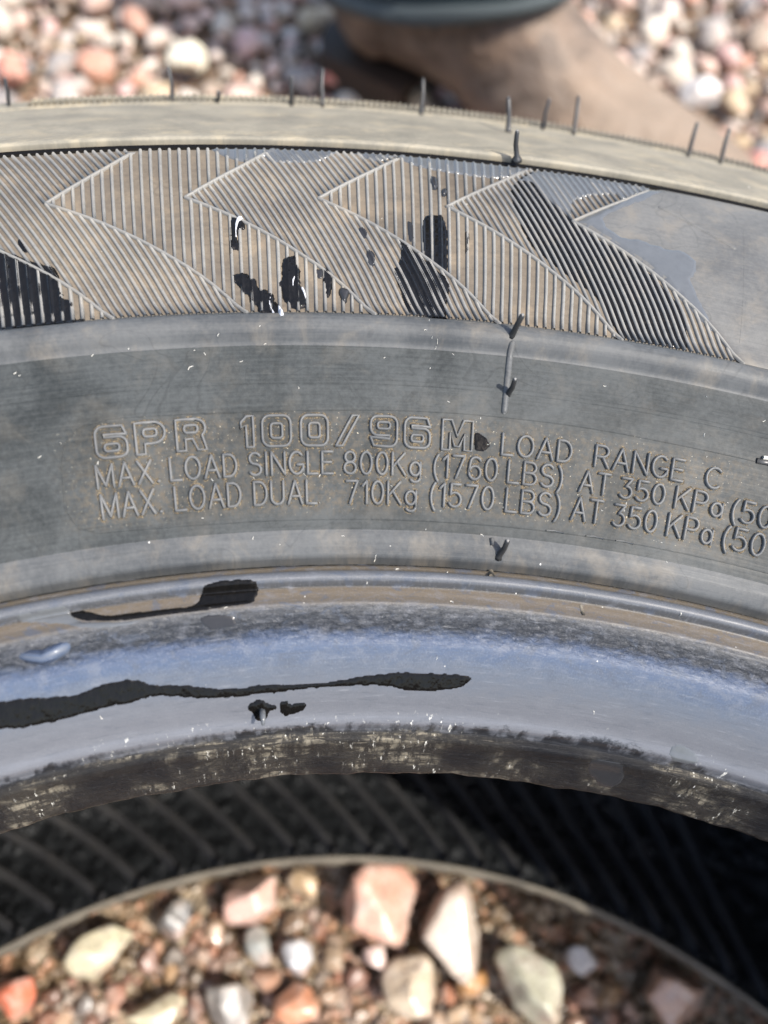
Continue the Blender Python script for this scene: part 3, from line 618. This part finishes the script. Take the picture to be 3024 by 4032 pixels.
film('P8', .16, W_, 'shiny wet strip across radial ribs above the large black patch', over=.02, jag=.9)
film('P8b', .18, D_, 'narrow wet strip at the left of the shiny wet ribs')
film('P8c', .20, W_, 'thin black wet line between two ribs near the middle')
film('P8d', .55, D_, 'upper clear drop on tan ribs near the middle', dome=.3)
film('P8e', .50, D_, 'lower clear drop on tan ribs near the middle', dome=.3)
film('PL', .15, W_, 'black wet field of ribs at the left edge of the picture', over=.03, jag=.9)
film('PLb', .25, W_, 'short wet streak above the black wet field at the left')
film('GB', .20, S_, 'grey soapy film along the groove under the tan band', over=.02, edge=.25)
film('GR', .20, S_, 'pale soapy film over leaning ribs beside the smooth panel', over=.02)
film('BR', .19, M['black_film'], 'black water filling the grooves of the right leaning ribs', over=-1, edge=.2)
film('GP', .36, S_, 'grey soapy film round the edge of the smooth panel', over=-1, edge=.9, ragged=.12)
def groove_water():
    th = np.radians(np.arange(62, 112, .25)); rr = np.linspace(267.35, 269.34, 6); zz = 182.12+np.array([.12, 0, -.04, -.04, 0, .14])
    V = np.stack([(rr[None]*np.cos(th[:, None])), rr[None]*np.sin(th[:, None]), zz[None]+0*th[:, None]], -1).reshape(-1, 3)/1000
    F = [(i*6+j, i*6+j+1, i*6+j+7, i*6+j+6) for i in range(len(th)-1) for j in range(5)]
    return tag(mesh_obj('water_film', V, F, M['black_film']), 'thin black line of water standing in the groove under the tan band', 'water', 'wet patches on the tyre')
groove_water()
REFLECTIONS = {'F1': [(90.50,251.6),(90.30,251.9),(90.26,251.2),(90.42,250.6),(90.50,249.4),(90.53,247.6),(90.58,248.6),(90.56,250.4)],  # cloud reflections in the water's meniscus, modelled as pale patches
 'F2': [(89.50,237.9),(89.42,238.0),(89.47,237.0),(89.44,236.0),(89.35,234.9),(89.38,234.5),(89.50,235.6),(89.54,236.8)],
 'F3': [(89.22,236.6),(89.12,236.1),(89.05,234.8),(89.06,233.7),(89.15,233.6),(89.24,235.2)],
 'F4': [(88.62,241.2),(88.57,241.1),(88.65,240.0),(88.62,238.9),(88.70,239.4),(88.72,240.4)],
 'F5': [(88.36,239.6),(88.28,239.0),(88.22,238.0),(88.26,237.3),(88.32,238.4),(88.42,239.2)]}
for k, nm in (('F1', 'pale painted reflection crescent in the tall narrow water patch'), ('F2', 'curved painted reflection streak in the stepped water patch'), ('F3', 'painted reflection blob at the lower right of the stepped water patch'), ('F4', 'painted reflection crescent inside the upright water blot'), ('F5', 'painted reflection edge at the right of the upright water blot')):
    FILMS[k] = REFLECTIONS[k]; o = film(k, .66, M['painted_reflection'], nm, over=.07, edge=.25, ragged=.02); o.name = 'painted_reflection'; o['category'] = 'painted_reflection'
film('M', .10, M['black_film'], 'black wet dot right after the outlined letter M', over=-1)
film('B1', .10, M['black_film'], 'long black wavy wet streak along the blue bead', over=-1, edge=.2)
film('B2', .10, M['black_film'], 'small black wet blotch on the grey bead', over=-1, edge=.2)
film('B3', .14, M['black_film'], 'ragged black drop round a stub on the grey bead', over=-1, edge=.3, dome=.25)
film('R1', .16, M['black_film'], 'black water pool in the brown ledge above the bead', over=-1, edge=.25)
film('R2', .16, S_, 'grey soapy puddle with a curved lip on the ledge at the left', over=-1, edge=.5)
film('R3', .08, D_, 'dark blue wet square under the black pool', over=-1, edge=.3)
film('S1', .06, D_, 'dark damp square on the scuffed bead toe at the right', over=-1, edge=.3)
film('S2', .08, D_, 'dull damp patch on the pale bead at the right', over=-1, edge=.4).data.materials[0] = M['soap']
V, F = tube([(0, 0, 0), (0.05, -0.6, 0.9), (0.1, -1.6, 1.3), (0.1, -2.6, 1.1)], [.35, .45, .40, .2])
stub = mesh_obj('bead_stub', V, F, M['soap'], tyre); stub.location = on_tyre(R(90.5), 184.6, 0.0)
V, F = tube([(-4.2, 0.7, 0), (-2, 0.2, .45), (0, -.1, .55), (2.4, 1.0, .45), (4.0, 2.6, .1)], [.3, .8, 1.1, 1.0, .3], 10)
nick = mesh_obj('bead_nick', V, F, M['bead'], tyre, True, [(R(98.5)*AK+random.uniform(-3, 3), 190.5+random.uniform(-2, 2)) for _ in V]); nick.location = on_tyre(R(98.6), 193.2, -0.35)

# torn flap of mould flash at the right end of the lettering plate
line([(71.4, 221.5), (71.0, 221.6), (70.5, 221.4), (69.8, 221.3)], 0.45, 0.30, 'flash_tear', sidewall, M['hair'])
line([(71.2, 222.1), (70.7, 222.3), (70.0, 222.0)], 0.30, 0.55, 'flash_flap', sidewall, M['lint'])
for a0 in (79.0, 77.4, 76.2): line([(a0, 207.4), (a0-.3, 207.5), (a0-.7, 207.35)], 0.10, 0.25, 'flash_flap', sidewall, M['letter'])

# loose lint and rubber shavings
parts = []
for k in range(85):
    u = random.random(); r0 = random.choice((random.gauss(203, 4), random.uniform(184, 231), random.gauss(215, 5), random.gauss(230, 2))) if u < .85 else random.uniform(236, 300)
    t0 = R(random.uniform(66, 104)); n = random.choice((2, 3, 3, 4)); L = random.uniform(.15, .55) if random.random() < .97 else random.uniform(.7, 1.2)
    a = random.uniform(0, 6.3); pts = []
    x = y = 0
    for j in range(n+1):
        pts.append((t0+x/r0, min(max(r0+y, 179), 310))); a += random.uniform(-.8, .8); x += math.cos(a)*L/n; y += math.sin(a)*L/n
    parts.append(stroke_mesh(pts, random.uniform(.025, .055), random.uniform(.05, .14), cap=False))
V, F, U = join(parts)
tag(mesh_obj('lint', V, F, M['lint'], None, True, U), 'pale lint and rubber shavings sprinkled over the sidewall', 'lint', kind='stuff')

# ------------------------------------------------------------------ ground and gravel
def ground_mat():
    t = NT('wet_sandy_ground'); v = t.n('ShaderNodeTexCoord').outputs['Object']
    n = t.noise(v, 60, 8, 0.7); g = t.voro(v, 230); g2 = t.voro(v, 420)
    c = t.mix(t.step(n, .35, .65), (0.06, 0.037, 0.019), (0.17, 0.115, 0.065))
    c = t.mix(t.step(t.xyz(g.outputs['Color'])[0], .45, .9), c, (0.32, 0.25, 0.17))
    c = t.mix(t.step(t.xyz(g2.outputs['Color'])[1], .75, .8), c, (0.36, 0.20, 0.12))
    nb = t.bump(g.outputs['Distance'], 1.0, 0.004); nb = t.bump(g2.outputs['Distance'], 1.0, 0.002, nb)
    return t.set(col=c, rough=t.step(n, .3, .7, .12, .45), spec=.5, normal=nb)
def stone_mat(name, wet):
    t = NT(name); v = t.n('ShaderNodeTexCoord').outputs['Object']
    a = t.n('ShaderNodeVertexColor', layer_name='tint').outputs[0]
    n = t.noise(v, 160, 6, .65, .4); n2 = t.noise(v, 900, 3, .6); n3 = t.noise(v, 75, 5, .6)
    c = t.mix(t.math('MULTIPLY', t.step(n, .42, .66), .50), a, (0.56, 0.52, 0.46))
    c = t.mix(t.math('MULTIPLY', t.step(n3, .52, .66), .40), c, (0.42, 0.22, 0.15))
    c = t.mix(t.math('MULTIPLY', t.step(n2, .54, .66), .45), c, (0.12, 0.10, 0.085))
    c = t.mix(t.math('MULTIPLY', t.step(t.noise(v, 240, 6, .7, 1.0), .54, .62), .45), c, (0.22, 0.15, 0.11))
    nb = t.bump(n, .5, .001); nb = t.bump(n2, .5, .0004, nb)
    return t.set(col=c, rough=.30 if wet else .65, spec=.5 if wet else .3, normal=nb, coat=.35 if wet else 0, coatr=.15)
M['ground'] = ground_mat(); M['stone'] = stone_mat('dry_stone', False); M['wet_stone'] = stone_mat('damp_stone', True)
GZ = -0.009
gs = 150.0
ground = mesh_obj('ground', [(-gs, -gs, GZ), (gs, -gs, GZ), (gs, gs, GZ), (-gs, gs, GZ)], [(0, 1, 2, 3)], M['ground'], None, False)
tag(ground, kind='structure')
def ico(sub):
    bm = bmesh.new(); bmesh.ops.create_icosphere(bm, subdivisions=sub, radius=1.0)
    v = np.array([x.co[:] for x in bm.verts]); f = [tuple(q.index for q in p.verts) for p in bm.faces]; bm.free(); return v, f
ICO = {s: ico(s) for s in (1, 2, 3, 4)}
def stone_shape(sub, seed, facets=11):
    g = np.random.default_rng(seed); v, f = ICO[sub]; v = v.copy()
    N = g.normal(size=(facets, 3)); N /= np.linalg.norm(N, axis=1, keepdims=True); c = g.uniform(.50, .84, facets)
    s = v@N.T
    k = np.min(np.where(s > 1e-3, c/np.maximum(s, 1e-3), 9), axis=1); k = np.minimum(k, 1.0)
    v = v*(0.25+0.75*k)[:, None] if False else v*k[:, None]
    w = g.normal(size=(3, 3))*3
    v *= (1+0.025*np.sin(v@w.T).sum(1)+0.012*np.sin(v@(w.T*3.1)).sum(1))[:, None]; v /= np.abs(v).max(0)*.5+.5*np.abs(v).max()
    return v, f
PAL = [((0.56,0.49,0.40),5),((0.60,0.41,0.33),7),((0.52,0.26,0.17),3),((0.42,0.37,0.33),3),((0.60,0.50,0.42),4),((0.22,0.20,0.19),3),((0.48,0.36,0.22),3),((0.55,0.34,0.30),3),((0.30,0.23,0.17),3),((0.64,0.58,0.50),2)]
CP = [c for c, w in PAL for _ in range(w)]
SH = {s: [stone_shape(s, 100*s+k, 16) for k in range(14)] for s in (1, 2, 3)}
def rotm(g):
    q = g.normal(size=4); q /= np.linalg.norm(q); w, x, y, z = q
    return np.array([[1-2*(y*y+z*z), 2*(x*y-z*w), 2*(x*z+y*w)], [2*(x*y+z*w), 1-2*(x*x+z*z), 2*(y*z-x*w)], [2*(x*z-y*w), 2*(y*z+x*w), 1-2*(x*x+y*y)]])
# stones that can be told apart inside the tyre: x, y, length, width (mm), turn, colour, label
STONES = [(-51.9,163.9,18,15,10,(0.60,0.56,0.40),'pale yellow-grey angular stone inside the tyre at the left'),
 (-9.3,172.1,19,13.5,20,(0.62,0.40,0.34),'pink stone with a cream face against the lower bead'),
 (7.0,174.9,10.5,8,0,(0.55,0.40,0.24),'small honey-coloured pebble right of the pink stone at the bead'),
 (26.9,166.8,24,22,60,(0.60,0.34,0.26),'largest salmon-pink stone at the middle of the tyre hole'),
 (49.3,157.6,19,25,-15,(0.54,0.46,0.39),'long cream stone right of the large salmon stone'),
 (69.8,140.5,16.5,25,20,(0.46,0.46,0.36),'grey-green pointed stone with a pale flank at the bottom'),
 (-31.7,168.9,12,10,0,(0.10,0.10,0.10),'dark wet pebble between the yellow-grey and pink stones'),
 (-7.1,160.4,7.5,12,5,(0.30,0.32,0.31),'slim slate-grey upright pebble under the pink stone'),
 (3.8,155.7,10,10.5,-20,(0.52,0.54,0.58),'bluish white pebble left of the large salmon stone'),
 (-74.3,153.4,10,12,0,(0.55,0.16,0.09),'bright red stone cut by the left edge of the picture'),
 (2.5,144.4,13,10.5,-15,(0.58,0.27,0.16),'orange and cream stone at the bottom middle'),
 (-15.9,145.3,12.5,14.5,10,(0.26,0.25,0.24),'dark grey stone left of the orange and cream stone'),
 (-37.0,145.5,17,9,8,(0.58,0.53,0.38),'flat pale yellow stone at the bottom left'),
 (35.9,144.2,16,17.5,30,(0.60,0.50,0.38),'sandy cream stone below the large salmon stone'),
 (53.3,143.4,9.5,8,0,(0.42,0.22,0.08),'rusty brown pebble beside the grey-green stone'),
 (111.8,134.1,17.5,16,-20,(0.58,0.36,0.24),'salmon and cream stone at the bottom right'),
 (87.7,145.6,11,9,0,(0.62,0.60,0.58),'white quartz pebble in the hole at the right'),
 (26.1,152.8,8,6.6,0,(0.62,0.48,0.44),'small pale pink pebble just under the large salmon stone')]
BACK = [(-26.6,558.5,24,19,0,(0.74,0.68,0.52),'big bright cream stone behind the tyre at the left'),(-109.9,546.7,17,18,0,(0.58,0.24,0.17),'red stone behind the tyre at the far left'),
 (242.1,543.2,24,20,0,(0.74,0.71,0.67),'big white stone behind the tyre right of the boot'),(255.9,489.1,16,15,0,(0.55,0.22,0.17),'dark red stone behind the tyre at the right edge'),(43.2,550.0,11,9,0,(0.62,0.20,0.13),'small bright red pebble beside the boot heel')]
taken = []
def stone_obj(x, y, lx, ly, turn, col, label, wet, seed, parent=None, zoff=0.0):
    if wet: col = tuple(min(.85, q*k) for q, k in zip(col, (.95, .92, .88))); lx, ly = lx*1.08, ly*1.08
    g = np.random.default_rng(seed); v, f = stone_shape(4, seed, 17)
    a = R(turn); hz = min(lx, ly)*g.uniform(.42, .52)
    v = v*np.array([lx/2, ly/2, hz])*1.02
    v = v@np.array([[math.cos(a), math.sin(a), 0], [-math.sin(a), math.cos(a), 0], [0, 0, 1]])
    o = mesh_obj('stone', v/1000, f, M['wet_stone' if wet else 'stone'], parent, True, None, np.tile((*col, 1), (len(v), 1)))
    for p in o.data.polygons: p.use_smooth = True
    o.location = (x/1000, y/1000, GZ+hz/1000*.75+zoff)
    if label: tag(o, label, 'stone', 'stones picked out in the gravel')
    taken.append((x, y, max(lx, ly)/2)); return o
for k, s in enumerate(STONES): stone_obj(*s, True, 500+k, zoff=0.003)
for k, s in enumerate(BACK): stone_obj(*s, False, 600+k, zoff=0.006)
def seen(x, y):
    """rough footprint of the gravel this photograph shows"""
    return (465 < y < 660 and -135 < x < 330) or (math.hypot(x, y) < 172 and y > 128 and -90 < x < 150)
def scatter():
    grid = {}; cnt = 0; Vs, Fs, Cs, o = [], [], [], 0
    g = np.random.default_rng(3); cell = 12.0
    def free(x, y, r, tol):
        for (tx, ty, tr) in taken:
            if (tx-x)**2+(ty-y)**2 < (tr+r*.55)**2: return False
        i, j = int(x//cell), int(y//cell)
        for a in range(i-2, i+3):
            for b in range(j-2, j+3):
                for (tx, ty, tr) in grid.get((a, b), ()):
                    if (tx-x)**2+(ty-y)**2 < ((tr+r)*tol)**2: return False
        return True
    singles = []
    for size, tries, tol in (((8, 13), 6000, .84), ((3.8, 7), 24000, .76), ((1.6, 3.8), 60000, .66), ((.7, 1.7), 26000, .60)):
        for _ in range(tries):
            if g.random() < (.25 if size[1] > 5 else .4): x, y = g.uniform(-95, 150), g.uniform(120, 172)
            else: x, y = g.uniform(-480, 700), g.uniform(-260, 1000)
            near = seen(x, y)
            if not near and size[1] < 5 and g.random() < .9: continue
            if size[1] < 2 and math.hypot(x, y) > 172: continue
            rad = math.hypot(x, y)
            if 168 < rad < 330: continue
            r = g.uniform(*size)
            hole = rad < 172
            if hole and size[0] > 4.2 and y > 100 and size[0] > 6: continue
            if not free(x, y, r, tol): continue
            if hole and size[1] > 5: r *= .8
            grid.setdefault((int(x//cell), int(y//cell)), []).append((x, y, r)); cnt += 1
            c = np.array(CP[g.integers(len(CP))])*g.uniform(.8, 1.12)
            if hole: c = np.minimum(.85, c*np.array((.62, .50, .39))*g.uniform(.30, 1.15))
            z = GZ*1000+r*g.uniform(.25, .55)+(g.uniform(0, 5) if not hole else 0)
            sub = 2 if near else 1
            if hole: sub = 3 if r > 3 else 2
            v, f = SH[sub][g.integers(14)]
            S = np.array([r*g.uniform(.95, 1.3), r*g.uniform(.8, 1.05), r*g.uniform(.6, .9)])
            Rm = rotm(g); a = g.uniform(0, 6.3)
            flat = np.array([[math.cos(a), math.sin(a), 0], [-math.sin(a), math.cos(a), 0], [0, 0, 1]])
            w = ((v@Rm.T)*S)@flat
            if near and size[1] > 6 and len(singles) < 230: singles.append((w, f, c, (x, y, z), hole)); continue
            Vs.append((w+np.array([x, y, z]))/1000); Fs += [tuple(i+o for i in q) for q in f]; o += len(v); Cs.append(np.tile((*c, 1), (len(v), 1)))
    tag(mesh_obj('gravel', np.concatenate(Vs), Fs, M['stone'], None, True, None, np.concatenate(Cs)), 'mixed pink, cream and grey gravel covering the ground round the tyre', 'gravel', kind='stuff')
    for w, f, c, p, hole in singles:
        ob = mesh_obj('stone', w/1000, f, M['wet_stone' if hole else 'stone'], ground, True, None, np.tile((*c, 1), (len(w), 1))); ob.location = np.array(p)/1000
    print('gravel', cnt, 'single', len(singles), 'verts', o)
scatter()

# ------------------------------------------------------------------ boot and trouser leg of the person standing behind the tyre
def leather():
    t = NT('worn_brown_leather'); v = t.n('ShaderNodeTexCoord').outputs['Object']
    n = t.noise(v, 22, 7, .65, .5); n2 = t.noise(v, 130, 5, .6); n3 = t.noise(v, 9, 4, .6)
    c = t.mix(t.step(n, .35, .68), (0.062, 0.044, 0.033), (0.19, 0.12, 0.075))
    c = t.mix(t.math('MULTIPLY', t.step(n3, .46, .62), .55), c, (0.16, 0.125, 0.10))
    c = t.mix(t.math('MULTIPLY', t.step(t.noise(v, 34, 3, .5, 1.5), .50, .57), .6), c, (0.035, 0.022, 0.015))
    c = t.mix(t.math('MULTIPLY', t.step(n2, .55, .7), .25), c, (0.22, 0.17, 0.13))
    x = t.xyz(v)[0]; toe = t.math('MULTIPLY', t.step(t.math('ADD', x, t.math('MULTIPLY', n, .06)), .19, .29), .65)  # paler towards the toe: sunlight on the boot front put into the leather colour
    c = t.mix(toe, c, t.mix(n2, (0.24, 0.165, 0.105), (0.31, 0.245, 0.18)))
    nb = t.bump(n, .8, .006); nb = t.bump(n2, .5, .002, nb)
    return t.set(col=c, rough=.5, spec=.4, normal=nb)
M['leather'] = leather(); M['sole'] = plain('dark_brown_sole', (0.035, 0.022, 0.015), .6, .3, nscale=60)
M['cloth'] = plain('dark_teal_cloth', (0.020, 0.032, 0.037), .8, .2, nscale=300); M['hem'] = plain('worn_hem', (0.05, 0.06, 0.062), .8, .2, nscale=300)
person = empty('person', (0.022, 0.604, GZ)); person.rotation_euler = (0, 0, -0.68); person.scale = (.82, .82, .82)
tag(person, 'person in brown leather boot and dark trousers standing behind the tyre', 'person')
SEC = [((.334,.026),(.335,.014),.012),((.328,.040),(.330,.010),.027),((.305,.052),(.307,.010),.040),((.265,.060),(.265,.010),.043),((.215,.072),(.205,.011),.042),((.178,.092),(.165,.014),.043),((.160,.112),(.135,.030),.037),
       ((.150,.128),(.100,.026),.036),((.146,.142),(.062,.020),.036),((.143,.156),(.046,.045),.037),((.140,.17),(.045,.085),.038),((.138,.20),(.046,.125),.041),((.138,.24),(.048,.19),.043),((.138,.30),(.05,.29),.044)]
def loft(sec, n=28, pw=2.4, crease=0.0):
    V, F = [], []
    for q, (T, B, w) in enumerate(sec):
        cx, cz = (T[0]+B[0])/2, (T[1]+B[1])/2; hx, hz = (T[0]-B[0])/2, (T[1]-B[1])/2
        for k in range(n):
            a = 2*math.pi*k/n; s = math.copysign(abs(math.cos(a))**(2/pw), math.cos(a)); u = math.copysign(abs(math.sin(a))**(2/pw), math.sin(a))
            wr = 1+crease*math.sin(q*2.1+a*3)
            V.append((cx+hx*s, w*u*wr*(1-0.25*max(0, s) if q > 2 and q < 7 else 1), cz+hz*s))
    m_ = len(sec)
    for i in range(m_-1):
        for k in range(n): F.append((i*n+k, i*n+(k+1) % n, (i+1)*n+(k+1) % n, (i+1)*n+k))
    F += [tuple(range(n-1, -1, -1)), tuple((m_-1)*n+k for k in range(n))]
    return V, F
def subsurf(o, lv=2):
    md = o.modifiers.new('s', 'SUBSURF'); md.levels = lv; md.render_levels = lv; return o
V, F = loft(SEC, crease=.015); boot = subsurf(mesh_obj('boot', V, F, M['leather'], person), 1); boot['label'] = 'scuffed brown leather boot with sunlit tone painted on the toe'
def slab(name, t0, t1, z0, z1, w0, w1, toe):
    n = 14; top, V, F = [], [], []
    for k in range(n+1):
        u = k/n; t = t0+(t1-t0)*u; w = w0+(w1-w0)*min(1, u*2)
        if toe: w *= math.sqrt(max(0.02, 1-max(0, (u-.62)/.38)**2.2))
        else: w *= math.sqrt(max(0.05, 1-max(0, (.35-u)/.35)**2.2))
        top.append((t, w))
    out = [(t, w) for t, w in top]+[(t, -w) for t, w in reversed(top)]; m_ = len(out)
    V = [(x, y, z0) for x, y in out]+[(x, y, z1) for x, y in out]
    F = [tuple(range(m_-1, -1, -1)), tuple(range(m_, 2*m_))]+[(i, (i+1) % m_, m_+(i+1) % m_, m_+i) for i in range(m_)]
    return mesh_obj(name, V, F, M['sole'], boot, False)
slab('sole', .150, .340, 0.0, .016, .036, .049, True); slab('heel', .040, .112, 0.0, .026, .037, .036, False)
# heel counter: a stitched leather patch
V, F = loft([((.120,.085),(.098,.022),.0372),((.108,.095),(.061,.020),.0375),((.095,.11),(.0445,.047),.0385),((.085,.12),(.0435,.085),.0395),((.07,.125),(.046,.10),.0385)], crease=.01)
subsurf(mesh_obj('heel_counter', V, F, M['leather'], boot), 1)
leg = []
for q in range(12):
    k = 1+.04*math.sin(q*1.9)
    leg.append(((.187*k, .104+q*.05), (.030, .060+q*.052), .055*k+.001*q))
V, F = loft(leg, 36, 2.0, crease=.03); F = F[:-2]
trs = mesh_obj('trouser_leg', V, F, M['cloth'], person); md = trs.modifiers.new('t', 'SOLIDIFY'); md.thickness = .003; subsurf(trs, 2)
V, F = loft([((.189,.100),(.028,.055),.0562),((.190,.104),(.027,.059),.0570),((.189,.109),(.028,.064),.0562)], 36, 2.0, .03); F = F[:-2]
hem = mesh_obj('hem', V, F, M['hem'], trs); md = hem.modifiers.new('t', 'SOLIDIFY'); md.thickness = .003
